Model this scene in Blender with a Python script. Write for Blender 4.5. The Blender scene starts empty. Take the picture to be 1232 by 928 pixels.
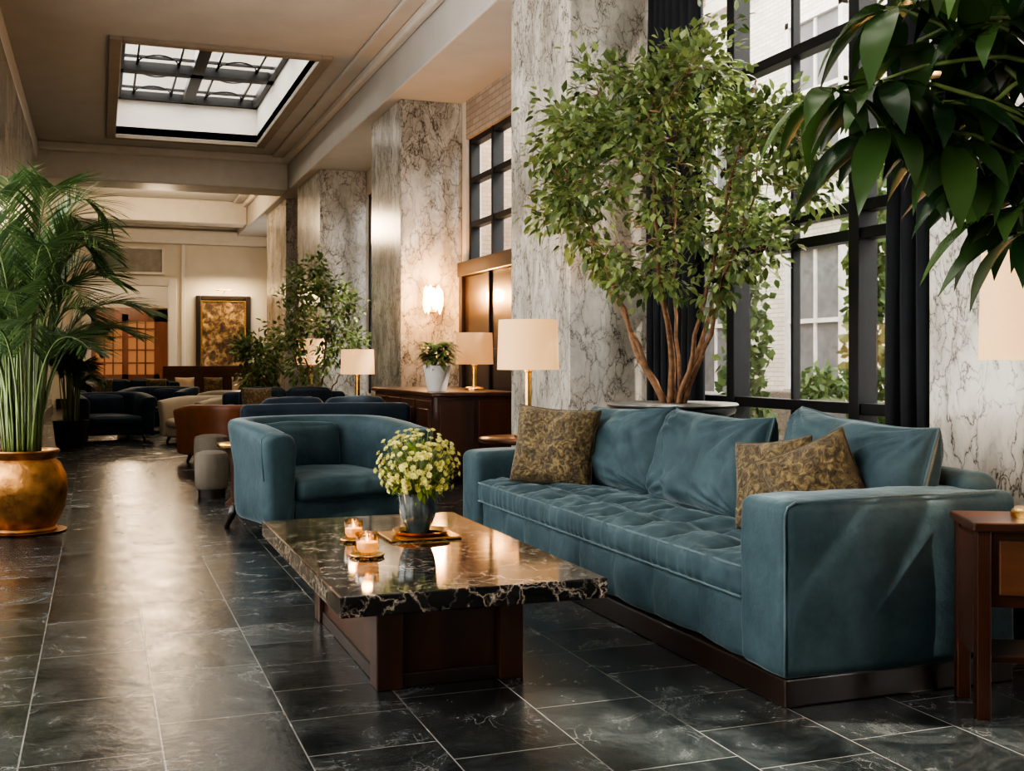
import bpy, bmesh, math, random
from mathutils import Vector, Matrix, Euler, noise
random.seed(11)
D = bpy.data
COL = bpy.context.scene.collection
PI = math.pi

# ------------------------------------------------------------------ materials
def node(nt, t, ins=None, **kw):
    n = nt.nodes.new(t)
    for k, v in kw.items():
        setattr(n, k, v)
    if ins:
        for k, v in ins.items():
            n.inputs[k].default_value = v
    return n

def base(name):
    m = D.materials.new(name); m.use_nodes = True
    nt = m.node_tree
    return m, nt, nt.nodes['Principled BSDF'], nt.links.new

def c4(c, f=1.0):
    return (min(c[0]*f, 1), min(c[1]*f, 1), min(c[2]*f, 1), 1)

def ramp(nt, stops):
    r = nt.nodes.new('ShaderNodeValToRGB')
    e = r.color_ramp.elements
    while len(e) < len(stops): e.new(0.5)
    for i, (p, c) in enumerate(stops):
        e[i].position = p
        e[i].color = c if len(c) == 4 else (*c, 1)
    return r

def simple(name, c, rough=.5, metal=0, var=.15, scale=6, bump=0, bscale=60, sheen=0, coat=0, stretch=None, c2=None):
    m, nt, b, L = base(name)
    tc = node(nt, 'ShaderNodeTexCoord')
    mp = node(nt, 'ShaderNodeMapping')
    if stretch: mp.inputs['Scale'].default_value = stretch
    L(tc.outputs['Object'], mp.inputs[0])
    nz = node(nt, 'ShaderNodeTexNoise', {'Scale': scale, 'Detail': 5})
    L(mp.outputs[0], nz.inputs['Vector'])
    cc = c2 if c2 else tuple(x*(1+var) for x in c)
    r = ramp(nt, [(.3, c4(c, 1-var)), (.7, c4(cc))])
    L(nz.outputs[0], r.inputs[0]); L(r.outputs[0], b.inputs['Base Color'])
    b.inputs['Roughness'].default_value = rough
    b.inputs['Metallic'].default_value = metal
    if sheen:
        b.inputs['Sheen Weight'].default_value = sheen
        b.inputs['Sheen Roughness'].default_value = .35
        b.inputs['Sheen Tint'].default_value = c4(tuple(min(1, x*4+.1) for x in c))
    if coat: b.inputs['Coat Weight'].default_value = coat
    if bump:
        n2 = node(nt, 'ShaderNodeTexNoise', {'Scale': bscale, 'Detail': 3})
        L(mp.outputs[0], n2.inputs['Vector'])
        bp = node(nt, 'ShaderNodeBump', {'Strength': bump, 'Distance': .01})
        L(n2.outputs[0], bp.inputs['Height']); L(bp.outputs[0], b.inputs['Normal'])
    return m

def veined(name, ca, cb, vein, scale=1.6, rough=.25, layers=((1, .02), (2.7, .012)), stretch=(1, 1, 1), amt=.8, distort=.5, mlo=.38, mhi=.62, nd=3, cr_=(.35, .62)):
    m, nt, b, L = base(name)
    tc = node(nt, 'ShaderNodeTexCoord')
    mp = node(nt, 'ShaderNodeMapping'); mp.inputs['Scale'].default_value = stretch
    mp.inputs['Rotation'].default_value = (.5, .35, .2)
    L(tc.outputs['Object'], mp.inputs[0])
    nz = node(nt, 'ShaderNodeTexNoise', {'Scale': scale*1.1, 'Detail': nd, 'Roughness': .6})
    L(mp.outputs[0], nz.inputs['Vector'])
    vs = node(nt, 'ShaderNodeVectorMath', operation='SUBTRACT'); vs.inputs[1].default_value = (.5, .5, .5)
    L(nz.outputs['Color'], vs.inputs[0])
    vm = node(nt, 'ShaderNodeVectorMath', operation='SCALE'); vm.inputs['Scale'].default_value = distort*2
    L(vs.outputs[0], vm.inputs[0])
    va = node(nt, 'ShaderNodeVectorMath', operation='ADD')
    L(mp.outputs[0], va.inputs[0]); L(vm.outputs[0], va.inputs[1])
    cloud = node(nt, 'ShaderNodeTexNoise', {'Scale': scale*.9, 'Detail': 8, 'Roughness': .62})
    L(va.outputs[0], cloud.inputs['Vector'])
    cr = ramp(nt, [(cr_[0], c4(ca)), (cr_[1], c4(cb))])
    L(cloud.outputs[0], cr.inputs[0])
    cur = cr.outputs[0]
    for i, (k, w) in enumerate(layers):
        sc = scale*k
        mk2 = node(nt, 'ShaderNodeTexNoise', {'Scale': scale*(1.0+.5*i), 'Detail': 3})
        off = node(nt, 'ShaderNodeVectorMath', operation='ADD'); off.inputs[1].default_value = (i*3.7, i*1.3, i*5.1)
        L(mp.outputs[0], off.inputs[0]); L(off.outputs[0], mk2.inputs['Vector'])
        mr = ramp(nt, [(mlo, (.0, .0, .0, 1)), (mhi, (1, 1, 1, 1))]); L(mk2.outputs[0], mr.inputs[0])
        v = node(nt, 'ShaderNodeTexVoronoi', {'Scale': sc}, feature='DISTANCE_TO_EDGE')
        L(va.outputs[0], v.inputs['Vector'])
        rr = ramp(nt, [(0, (1, 1, 1, 1)), (w*1.0, (.55, .55, .55, 1)), (w*2.2, (.16, .16, .16, 1)), (w*8, (0, 0, 0, 1))]); L(v.outputs['Distance'], rr.inputs[0])
        mm = node(nt, 'ShaderNodeMath', operation='MULTIPLY'); L(rr.outputs[0], mm.inputs[0]); L(mr.outputs[0], mm.inputs[1])
        m3 = node(nt, 'ShaderNodeMath', operation='MULTIPLY'); L(mm.outputs[0], m3.inputs[0]); m3.inputs[1].default_value = amt
        mx = node(nt, 'ShaderNodeMix', data_type='RGBA')
        L(m3.outputs[0], mx.inputs['Factor']); L(cur, mx.inputs[6]); mx.inputs[7].default_value = c4(vein)
        cur = mx.outputs[2]
    L(cur, b.inputs['Base Color'])
    b.inputs['Roughness'].default_value = rough
    return m

def floor_mat():
    m, nt, b, L = base('slate_tile')
    tc = node(nt, 'ShaderNodeTexCoord')
    sp = node(nt, 'ShaderNodeSeparateXYZ'); L(tc.outputs['Object'], sp.inputs[0])
    ad = node(nt, 'ShaderNodeMath', operation='ADD'); L(sp.outputs[0], ad.inputs[0]); ad.inputs[1].default_value = .216+3.925
    cb = node(nt, 'ShaderNodeCombineXYZ'); L(sp.outputs[1], cb.inputs[0]); L(ad.outputs[0], cb.inputs[1])
    br = node(nt, 'ShaderNodeTexBrick', {'Color1': (0, 0, 0, 1), 'Color2': (1, 1, 1, 1), 'Mortar': (.5, .5, .5, 1),
        'Scale': 1.0, 'Mortar Size': .0024, 'Brick Width': .62, 'Row Height': .3925, 'Mortar Smooth': .1}, offset=.42, squash=.55, squash_frequency=3)
    L(cb.outputs[0], br.inputs['Vector'])
    vm = node(nt, 'ShaderNodeVectorMath', operation='SCALE'); vm.inputs['Scale'].default_value = 7
    L(br.outputs['Color'], vm.inputs[0])
    va = node(nt, 'ShaderNodeVectorMath', operation='ADD'); L(tc.outputs['Object'], va.inputs[0]); L(vm.outputs[0], va.inputs[1])
    n1 = node(nt, 'ShaderNodeTexNoise', {'Scale': 3.0, 'Detail': 13, 'Roughness': .80, 'Distortion': 1.1}); L(va.outputs[0], n1.inputs['Vector'])
    cr = ramp(nt, [(.34, (.010, .012, .012, 1)), (.48, (.026, .030, .030, 1)), (.59, (.060, .066, .064, 1)), (.74, (.15, .155, .148, 1))]); L(n1.outputs[0], cr.inputs[0])
    cur = cr.outputs[0]
    n2 = node(nt, 'ShaderNodeTexNoise', {'Scale': 1.8, 'Detail': 6}); L(va.outputs[0], n2.inputs['Vector'])
    vs = node(nt, 'ShaderNodeVectorMath', operation='SCALE'); vs.inputs['Scale'].default_value = .7
    L(n2.outputs['Color'], vs.inputs[0])
    v2 = node(nt, 'ShaderNodeVectorMath', operation='ADD'); L(va.outputs[0], v2.inputs[0]); L(vs.outputs[0], v2.inputs[1])
    st = node(nt, 'ShaderNodeMapping'); st.inputs['Scale'].default_value = (1.4, .32, 1); st.inputs['Rotation'].default_value = (0, 0, .8)
    L(v2.outputs[0], st.inputs[0])
    n3 = node(nt, 'ShaderNodeTexNoise', {'Scale': 3.0, 'Detail': 3}); L(va.outputs[0], n3.inputs['Vector'])
    nr = ramp(nt, [(.42, (0, 0, 0, 1)), (.66, (.65, .65, .65, 1))]); L(n3.outputs[0], nr.inputs[0])
    for sc, w in ((3.2, .012), (9.5, .025)):
        vo = node(nt, 'ShaderNodeTexVoronoi', {'Scale': sc}, feature='DISTANCE_TO_EDGE'); L(st.outputs[0], vo.inputs['Vector'])
        vr = ramp(nt, [(0, (1, 1, 1, 1)), (w, (0, 0, 0, 1))]); L(vo.outputs['Distance'], vr.inputs[0])
        mu = node(nt, 'ShaderNodeMath', operation='MULTIPLY'); L(vr.outputs[0], mu.inputs[0]); L(nr.outputs[0], mu.inputs[1])
        mx = node(nt, 'ShaderNodeMix', data_type='RGBA'); L(mu.outputs[0], mx.inputs['Factor']); L(cur, mx.inputs[6]); mx.inputs[7].default_value = (.25, .25, .235, 1)
        cur = mx.outputs[2]
    tr = ramp(nt, [(0, (.45, .45, .45, 1)), (1, (1.0, 1.0, 1.0, 1))]); L(br.outputs['Color'], tr.inputs[0])
    mt = node(nt, 'ShaderNodeMix', data_type='RGBA', blend_type='MULTIPLY'); mt.inputs['Factor'].default_value = 1
    L(cur, mt.inputs[6]); L(tr.outputs[0], mt.inputs[7])
    mo = node(nt, 'ShaderNodeMix', data_type='RGBA'); L(br.outputs['Fac'], mo.inputs['Factor']); L(mt.outputs[2], mo.inputs[6]); mo.inputs[7].default_value = (.17, .165, .15, 1)
    L(mo.outputs[2], b.inputs['Base Color'])
    rr = ramp(nt, [(.35, (.12, .12, .12, 1)), (.68, (.33, .33, .33, 1))]); L(n1.outputs[0], rr.inputs[0]); L(rr.outputs[0], b.inputs['Roughness'])
    b.inputs['Specular IOR Level'].default_value = .6
    n4 = node(nt, 'ShaderNodeTexNoise', {'Scale': 5, 'Detail': 9, 'Roughness': .66}); L(va.outputs[0], n4.inputs['Vector'])
    sb = node(nt, 'ShaderNodeMath', operation='SUBTRACT'); L(n4.outputs[0], sb.inputs[0]); L(br.outputs['Fac'], sb.inputs[1])
    bp = node(nt, 'ShaderNodeBump', {'Strength': .32, 'Distance': .012}); L(sb.outputs[0], bp.inputs['Height']); L(bp.outputs[0], b.inputs['Normal'])
    return m

def leaf_mat(name, ca, cb, rough=.35, trans=.3):
    m, nt, b, L = base(name)
    g = node(nt, 'ShaderNodeNewGeometry')
    r = ramp(nt, [(0, c4(ca)), (1, c4(cb))]); L(g.outputs['Random Per Island'], r.inputs[0])
    L(r.outputs[0], b.inputs['Base Color']); b.inputs['Roughness'].default_value = rough
    t = node(nt, 'ShaderNodeBsdfTranslucent')
    L(r.outputs[0], t.inputs['Color'])
    ms = node(nt, 'ShaderNodeMixShader'); ms.inputs[0].default_value = trans
    out = nt.nodes['Material Output']
    L(b.outputs[0], ms.inputs[1]); L(t.outputs[0], ms.inputs[2]); L(ms.outputs[0], out.inputs['Surface'])
    return m

def emit_mat(name, c, s, basec=None):
    m, nt, b, L = base(name)
    b.inputs['Base Color'].default_value = c4(basec or c)
    tc = node(nt, 'ShaderNodeTexCoord')
    nz = node(nt, 'ShaderNodeTexNoise', {'Scale': 90, 'Detail': 2}); L(tc.outputs['Object'], nz.inputs['Vector'])
    r = ramp(nt, [(.3, c4(c, .90)), (.7, c4(c))]); L(nz.outputs[0], r.inputs[0]); L(r.outputs[0], b.inputs['Emission Color'])
    b.inputs['Emission Strength'].default_value = s
    b.inputs['Roughness'].default_value = .8
    return m

def brick_mat(name, c1, c2, mort, w=.24, h=.075, ax='yz'):
    m, nt, b, L = base(name)
    tc = node(nt, 'ShaderNodeTexCoord'); sp = node(nt, 'ShaderNodeSeparateXYZ'); L(tc.outputs['Object'], sp.inputs[0])
    cb = node(nt, 'ShaderNodeCombineXYZ'); L(sp.outputs[1 if ax[0] == 'y' else 0], cb.inputs[0]); L(sp.outputs[2], cb.inputs[1])
    br = node(nt, 'ShaderNodeTexBrick', {'Color1': c4(c1), 'Color2': c4(c2), 'Mortar': c4(mort), 'Scale': 1, 'Mortar Size': .008, 'Brick Width': w, 'Row Height': h})
    L(cb.outputs[0], br.inputs['Vector']); L(br.outputs['Color'], b.inputs['Base Color']); b.inputs['Roughness'].default_value = .85
    return m

def brocade():
    m, nt, b, L = base('gold_brocade')
    tc = node(nt, 'ShaderNodeTexCoord')
    v = node(nt, 'ShaderNodeTexNoise', {'Scale': 26, 'Detail': 5, 'Distortion': 1.8}); L(tc.outputs['Object'], v.inputs['Vector'])
    r = ramp(nt, [(.38, (.040, .026, .010, 1)), (.52, (.105, .072, .028, 1)), (.66, (.21, .152, .062, 1))]); L(v.outputs[0], r.inputs[0]); L(r.outputs[0], b.inputs['Base Color'])
    b.inputs['Roughness'].default_value = .45; b.inputs['Metallic'].default_value = .3; b.inputs['Sheen Weight'].default_value = .15
    n2 = node(nt, 'ShaderNodeTexNoise', {'Scale': 160}); L(tc.outputs['Object'], n2.inputs['Vector'])
    mx = node(nt, 'ShaderNodeMath', operation='ADD'); L(v.outputs[0], mx.inputs[0]); L(n2.outputs[0], mx.inputs[1])
    bp = node(nt, 'ShaderNodeBump', {'Strength': .8, 'Distance': .01}); L(mx.outputs[0], bp.inputs['Height']); L(bp.outputs[0], b.inputs['Normal'])
    return m

def velvet(name, c, light):
    m, nt, b, L = base(name)
    tc = node(nt, 'ShaderNodeTexCoord')
    nz = node(nt, 'ShaderNodeTexNoise', {'Scale': 3.0, 'Detail': 7, 'Roughness': .7}); L(tc.outputs['Object'], nz.inputs['Vector'])
    r = ramp(nt, [(.3, c4(c)), (.72, c4(light))]); L(nz.outputs[0], r.inputs[0]); L(r.outputs[0], b.inputs['Base Color'])
    b.inputs['Roughness'].default_value = .6
    b.inputs['Sheen Weight'].default_value = .75; b.inputs['Sheen Roughness'].default_value = .28
    b.inputs['Sheen Tint'].default_value = c4(tuple(min(1, x*1.8+.22) for x in light))
    b.inputs['Specular IOR Level'].default_value = .14
    n2 = node(nt, 'ShaderNodeTexNoise', {'Scale': 8, 'Detail': 9, 'Roughness': .62}); L(tc.outputs['Object'], n2.inputs['Vector'])
    bp = node(nt, 'ShaderNodeBump', {'Strength': .45, 'Distance': .016}); L(n2.outputs[0], bp.inputs['Height']); L(bp.outputs[0], b.inputs['Normal'])
    return m

def glass_mat(name, f=.12, tint=(1, 1, 1)):
    m, nt, b, L = base(name)
    t = node(nt, 'ShaderNodeBsdfTransparent', {'Color': c4(tint)}); g = node(nt, 'ShaderNodeBsdfGlossy', {'Roughness': .03})
    ms = node(nt, 'ShaderNodeMixShader'); ms.inputs[0].default_value = f
    L(t.outputs[0], ms.inputs[1]); L(g.outputs[0], ms.inputs[2]); L(ms.outputs[0], nt.nodes['Material Output'].inputs['Surface'])
    return m

MARBLE = veined('grey_veined_marble', (.25, .23, .195), (.52, .485, .425), (.040, .028, .021), scale=1.6, rough=.2, layers=((1, .0055), (2.2, .009), (4.6, .014)), stretch=(1.5, 1.5, .75), amt=.9, distort=.34, mlo=.37, mhi=.53, nd=6, cr_=(.37, .58))
BLACKM = veined('black_marble', (.004, .004, .005), (.016, .015, .014), (.55, .46, .36), scale=5, rough=.08, layers=((1, .005), (2.3, .008)), amt=.85, distort=.13, mlo=.35, mhi=.54, nd=6)
FLOOR = floor_mat()
PLASTER = simple('ceiling_plaster', (.48, .455, .415), .8, var=.05, scale=2)
PLASTER2 = simple('warm_wall_plaster', (.57, .52, .44), .8, var=.05, scale=1.5)
TRIMW = simple('trim_paint', (.60, .56, .50), .55, var=.04)
WELL = simple('well_white', (.85, .83, .78), .8, var=.02)
TAN = simple('taupe_frame_paint', (.30, .25, .20), .6, var=.06)
TEAL = velvet('teal_velvet', (.022, .041, .050), (.060, .095, .107))
TEALP = velvet('teal_piping', (.075, .11, .12), (.095, .135, .147))
NAVY = velvet('navy_velvet', (.013, .021, .031), (.026, .039, .054))
CREAM = simple('cream_upholstery', (.42, .34, .24), .9, var=.08, bump=.2)
GREIGE = simple('greige_upholstery', (.13, .11, .085), .9, var=.1, bump=.2)
LEATHER = simple('brown_leather', (.14, .048, .018), .4, var=.25, bump=.1)
GOLDP = brocade()
GOLDE = simple('bronze_cord', (.07, .045, .016), .5, var=.2, scale=80)
WOOD = simple('mahogany_wood', (.034, .012, .007), .28, var=.4, scale=5, stretch=(1, 1, .12), coat=.3, c2=(.075, .026, .012))
WOODH = simple('walnut_wood', (.085, .034, .015), .3, var=.4, scale=8, stretch=(.2, .2, 2.5), coat=.3)
DARKW = simple('dark_stained_wood', (.018, .010, .007), .35, var=.3, scale=6, stretch=(1, 1, .15), coat=.2)
BRASS = simple('brass', (.62, .38, .14), .27, 1, var=.2, scale=10)
COPPER = simple('bronze_pot_metal', (.34, .17, .062), .45, .95, var=.5, scale=9, bump=.8, bscale=16)
STEEL = simple('black_steel', (.010, .011, .012), .4, .3, var=.1)
SHADE = emit_mat('linen_lampshade', (1.0, .53, .22), .85, (.40, .29, .18))
SHADE2 = emit_mat('linen_lampshade_dim', (1.0, .44, .15), .55, (.34, .23, .13))
CURT = simple('black_curtain_cloth', (.007, .008, .011), .9, var=.3, scale=3, sheen=.2)
BARK = simple('bark', (.17, .09, .045), .8, var=.35, scale=25, bump=.4)
STEMG = simple('green_stem', (.12, .16, .05), .5, var=.3, scale=8)
SOIL = simple('soil', (.03, .02, .013), .95, var=.4, scale=40, bump=.6)
LEAF1 = leaf_mat('ficus_leaf', (.06, .10, .037), (.27, .33, .12), .28, .38)
LEAF2 = leaf_mat('dark_broad_leaf', (.014, .038, .014), (.058, .108, .028), .22, .28)
LEAFP = leaf_mat('palm_leaf', (.030, .064, .024), (.11, .17, .058), .33, .28)
IVY = leaf_mat('ivy_leaf', (.05, .10, .035), (.16, .23, .08), .5, .35)
PETAL = leaf_mat('cream_yellow_petal', (.66, .62, .18), (.92, .87, .42), .5, .3)
CERAM = simple('white_ceramic', (.5, .48, .45), .3, var=.08)
VASEM = simple('smoked_glass_vase', (.07, .085, .085), .12, .2, var=.5, scale=14, coat=.6)
BLACKP = simple('black_glaze', (.015, .015, .016), .3, var=.1)
GLASS = glass_mat('window_glass')
FACADE = brick_mat('painted_brick', (.68, .65, .58), (.56, .53, .46), (.40, .38, .33))
BRICKT = brick_mat('tan_brick', (.36, .27, .19), (.28, .20, .14), (.22, .18, .14), ax='xz')
BRICKIN = brick_mat('inner_brick', (.42, .34, .26), (.33, .26, .20), (.26, .21, .17))
PAVE = simple('courtyard_paving', (.42, .40, .37), .85, var=.1)
STONE = simple('grey_planter_stone', (.14, .135, .125), .6, var=.15, scale=12, bump=.2)
WICK = simple('terrace_chair_wicker', (.20, .17, .14), .8, var=.3, scale=60, bump=.5)
WAX = emit_mat('candle_wax', (1.0, .60, .26), .8, (.8, .7, .5))
FLAME = emit_mat('flame_glow', (1.0, .55, .2), 12)
CGLASS = glass_mat('votive_glass', .25, (1, .82, .6))
GLOW = emit_mat('sconce_glass', (1.0, .56, .2), 9)
ORANGE = emit_mat('amber_lit_glass', (1.0, .42, .16), .25, (.20, .10, .05))

# ------------------------------------------------------------------ geometry helpers
GM = {}
def grp(name, loc=(0, 0, 0), rz=0, world=False):
    e = D.objects.new(name, None); e.empty_display_size = .2
    COL.objects.link(e); e.location = loc; e.rotation_euler = (0, 0, rz)
    GM[e.name] = (Matrix.Translation(Vector(loc)) @ Matrix.Rotation(rz, 4, 'Z'), world)
    return e

def mk(name, vs, fs, mat, parent=None, smooth=False, M=None, bevel=0):
    me = D.meshes.new(name)
    if M is not None: vs = [M @ Vector(v) for v in vs]
    me.from_pydata([tuple(v) for v in vs], [], fs)
    me.materials.append(mat)
    if smooth:
        me.polygons.foreach_set('use_smooth', [True]*len(me.polygons))
    me.update()
    ob = D.objects.new(name, me); COL.objects.link(ob)
    if parent:
        ob.parent = parent
        m, w = GM[parent.name]
        if w: ob.matrix_parent_inverse = m.inverted()
    if bevel:
        b = ob.modifiers.new('bevel', 'BEVEL'); b.width = bevel; b.segments = 2; b.limit_method = 'ANGLE'
    return ob

BF = [(0, 2, 3, 1), (4, 5, 7, 6), (0, 1, 5, 4), (2, 6, 7, 3), (0, 4, 6, 2), (1, 3, 7, 5)]
def boxverts(x0, x1, y0, y1, z0, z1):
    return [(x, y, z) for z in (z0, z1) for y in (y0, y1) for x in (x0, x1)]
def box(name, x0, x1, y0, y1, z0, z1, mat, parent=None, bevel=0, M=None):
    return mk(name, boxverts(x0, x1, y0, y1, z0, z1), BF, mat, parent, False, M, bevel)
def boxes(name, lst, mat, parent=None, bevel=0, M=None):
    vs, fs = [], []
    for b in lst:
        o = len(vs); vs += boxverts(*b); fs += [tuple(i+o for i in f) for f in BF]
    return mk(name, vs, fs, mat, parent, False, M, bevel)

def lathe(name, prof, mat, parent=None, c=(0, 0, 0), seg=40, ripple=None, M=None, caps=True):
    vs, fs = [], []
    for (r, z) in prof:
        for i in range(seg):
            a = 2*PI*i/seg
            rr = r*(1+(ripple(a, z) if ripple else 0))
            vs.append((c[0]+rr*math.cos(a), c[1]+rr*math.sin(a), c[2]+z))
    for j in range(len(prof)-1):
        for i in range(seg):
            k = (i+1) % seg
            fs.append((j*seg+i, j*seg+k, (j+1)*seg+k, (j+1)*seg+i))
    if caps:
        fs.append(tuple(reversed(range(seg)))); fs.append(tuple(range((len(prof)-1)*seg, len(prof)*seg)))
    ob = mk(name, vs, fs, mat, parent, True, M)
    md = ob.modifiers.new('es', 'EDGE_SPLIT'); md.split_angle = math.radians(50)
    return ob

def rbox(name, c, s, r, mat, parent=None, n=(6, 6, 6), puff=(0, 0, 0), disp=None, rot=None, wr=0, wrs=5, seed=0):
    h = [x/2 for x in s]; r = min(r, min(h)*.98)
    def axis(hh, k):
        zone = [-hh, -hh+r*.15, -hh+r*.4, -hh+r*.7]
        core = [-(hh-r)+2*(hh-r)*i/k for i in range(k+1)]
        return zone+core+[-z for z in reversed(zone)]
    ax = [axis(h[i], n[i]) for i in range(3)]
    idx, vs, fs = {}, [], []
    R = Euler(rot).to_matrix() if rot else None
    C = Vector(c)
    def V(i, j, k):
        key = (i, j, k)
        if key in idx: return idx[key]
        raw = Vector((ax[0][i], ax[1][j], ax[2][k]))
        q = Vector([max(-(h[t]-r), min(h[t]-r, raw[t])) for t in range(3)])
        d = raw-q
        p = q+d.normalized()*r if d.length > 1e-9 else raw.copy()
        a = Vector([raw[t]/h[t] for t in range(3)])
        u = [1-a[t]*a[t] for t in range(3)]
        p.x += puff[0]*a.x*u[1]*u[2]; p.y += puff[1]*a.y*u[0]*u[2]; p.z += puff[2]*a.z*u[0]*u[1]
        if disp: p = disp(p, a)
        if wr:
            nn = Vector([a[t]**5 for t in range(3)])
            if nn.length > 0: nn.normalize()
            q2 = p+Vector((seed*3.1, seed*1.7, seed))
            p += nn*wr*(noise.noise(q2*wrs)+.5*noise.noise(q2*wrs*2.3))
        if R: p = R @ p
        idx[key] = len(vs); vs.append(p+C); return idx[key]
    NX, NY, NZ = [len(a)-1 for a in ax]
    for j in range(NY):
        for k in range(NZ):
            fs.append((V(0, j, k), V(0, j, k+1), V(0, j+1, k+1), V(0, j+1, k)))
            fs.append((V(NX, j, k), V(NX, j+1, k), V(NX, j+1, k+1), V(NX, j, k+1)))
    for i in range(NX):
        for k in range(NZ):
            fs.append((V(i, 0, k), V(i+1, 0, k), V(i+1, 0, k+1), V(i, 0, k+1)))
            fs.append((V(i, NY, k), V(i, NY, k+1), V(i+1, NY, k+1), V(i+1, NY, k)))
    for i in range(NX):
        for j in range(NY):
            fs.append((V(i, j, 0), V(i, j+1, 0), V(i+1, j+1, 0), V(i+1, j, 0)))
            fs.append((V(i, j, NZ), V(i+1, j, NZ), V(i+1, j+1, NZ), V(i, j+1, NZ)))
    return mk(name, vs, fs, mat, parent, True)

def tubes(name, paths, mat, parent=None, sides=6):
    vs, fs = [], []
    for pts, rad in paths:
        pts = [Vector(p) for p in pts]
        o = len(vs)
        up = Vector((.31, .17, .93))
        for i, p in enumerate(pts):
            t = (pts[min(i+1, len(pts)-1)]-pts[max(i-1, 0)])
            if t.length < 1e-9: t = Vector((0, 0, 1))
            t.normalize()
            a = t.cross(up)
            if a.length < .05: a = t.cross(Vector((1, 0, 0)))
            a.normalize(); b = t.cross(a)
            r = rad[i] if isinstance(rad, (list, tuple)) else rad
            for s in range(sides):
                an = 2*PI*s/sides
                vs.append(p+a*(r*math.cos(an))+b*(r*math.sin(an)))
        for i in range(len(pts)-1):
            for s in range(sides):
                k = (s+1) % sides
                fs.append((o+i*sides+s, o+i*sides+k, o+(i+1)*sides+k, o+(i+1)*sides+s))
        fs.append(tuple(o+s for s in reversed(range(sides)))); e = o+(len(pts)-1)*sides
        fs.append(tuple(e+s for s in range(sides)))
    return mk(name, vs, fs, mat, parent, True)

def leaves(name, L, mat, parent=None, segs=2, prof=None, fold=.18):
    vs, fs = [], []
    prof = prof or ([.12, 1.0, .0] if segs == 2 else None)
    for (p, d, nrm, ln, w, dr) in L:
        d = Vector(d).normalized(); nrm = Vector(nrm)
        s = d.cross(nrm)
        if s.length < .05: s = d.cross(Vector((.3, .8, .5)))
        s.normalize(); nn = s.cross(d).normalized()
        o = len(vs); cur = Vector(p); dd = d.copy()
        for i in range(segs+1):
            ww = prof[i]*w*.5
            if i == segs:
                vs.append(cur)
            else:
                vs += [cur-s*ww+nn*(fold*ww), cur, cur+s*ww+nn*(fold*ww)]
            dd = (dd+Vector((0, 0, -dr/segs))).normalized()
            cur = cur+dd*(ln/segs)
        for i in range(segs-1):
            a = o+3*i
            fs += [(a, a+1, a+4, a+3), (a+1, a+2, a+5, a+4)]
        a = o+3*(segs-1)
        fs += [(a, a+1, a+3), (a+1, a+2, a+3)]
    return mk(name, vs, fs, mat, parent, segs > 2)

def rv():
    while True:
        v = Vector((random.uniform(-1, 1), random.uniform(-1, 1), random.uniform(-1, 1)))
        if .01 < v.length <= 1: return v

def lerp(a, b, t): return a+(b-a)*t
def path(a, b, n, sag=.0, jit=.0):
    a, b = Vector(a), Vector(b); out = []
    for i in range(n+1):
        t = i/n
        p = lerp(a, b, t)+Vector((0, 0, sag*math.sin(PI*t)))
        if 0 < i < n: p += rv()*jit
        out.append(p)
    return out

def pillow(name, w, h, t, mat, loc, rot, parent=None, n=22, seed=0, shrink=.07, pw=4, wrk=.012, pip=None, sag=0):
    vs, fs = [], []
    R = Euler(rot).to_matrix(); Lc = Vector(loc)
    def co(side, u, v, T):
        bot = 1+.25*max(0, -v)*(1 if sag else 0)
        x = side*(t*.5*T*bot+.004)
        y = u*w/2*(1-shrink*(1-v*v)); z = v*h/2*(1-shrink*(1-u*u))
        if sag and v > 0: z -= sag*v*(1-u*u)*(.7+.6*noise.noise(Vector((u*2, seed*3.3, 0))))
        cz = 0
        for cu, cv in ((-1, -1), (1, -1), (-1, 1), (1, 1)):
            dd = math.hypot(u-cu, v-cv); an = math.atan2(abs(v-cv), abs(u-cu))
            cz += math.sin(an*16+seed*2+cu)*math.exp(-dd*dd*1.4)
        x += side*T*wrk*(noise.noise(Vector((y*6+seed, z*6, side+seed)))*1.3+.5*cz+.35*noise.noise(Vector((y*16+seed, z*9, side+seed))))
        return Vector((x, y, z))
    for side in (1, -1):
        o = len(vs)
        for i in range(n+1):
            for j in range(n+1):
                u = math.sin((-1+2*i/n)*PI/2*.98)/math.sin(PI/2*.98); v = math.sin((-1+2*j/n)*PI/2*.98)/math.sin(PI/2*.98)
                T = (max(0, (1-abs(u)**pw))**.5*max(0, (1-abs(v)**pw))**.5)**.85
                vs.append(R @ co(side, u, v, T)+Lc)
        for i in range(n):
            for j in range(n):
                a = o+i*(n+1)+j
                q = (a, a+n+1, a+n+2, a+1)
                fs.append(q if side == 1 else tuple(reversed(q)))
    m = (n+1)*(n+1)
    ring = [i*(n+1) for i in range(n+1)]+[n*(n+1)+j for j in range(1, n+1)]+[i*(n+1)+n for i in range(n-1, -1, -1)]+[j for j in range(n-1, 0, -1)]
    for i in range(len(ring)):
        a, b = ring[i], ring[(i+1) % len(ring)]
        fs.append((a, b, b+m, a+m))
    ob = mk(name, vs, fs, mat, parent, True)
    if pip:
        pts = [(Vector(vs[k])+Vector(vs[k+m]))/2 for k in ring]+[(Vector(vs[ring[0]])+Vector(vs[ring[0]+m]))/2]
        tubes(name+'_piping', [(pts, .006)], pip, parent, 6)
    return ob

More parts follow.
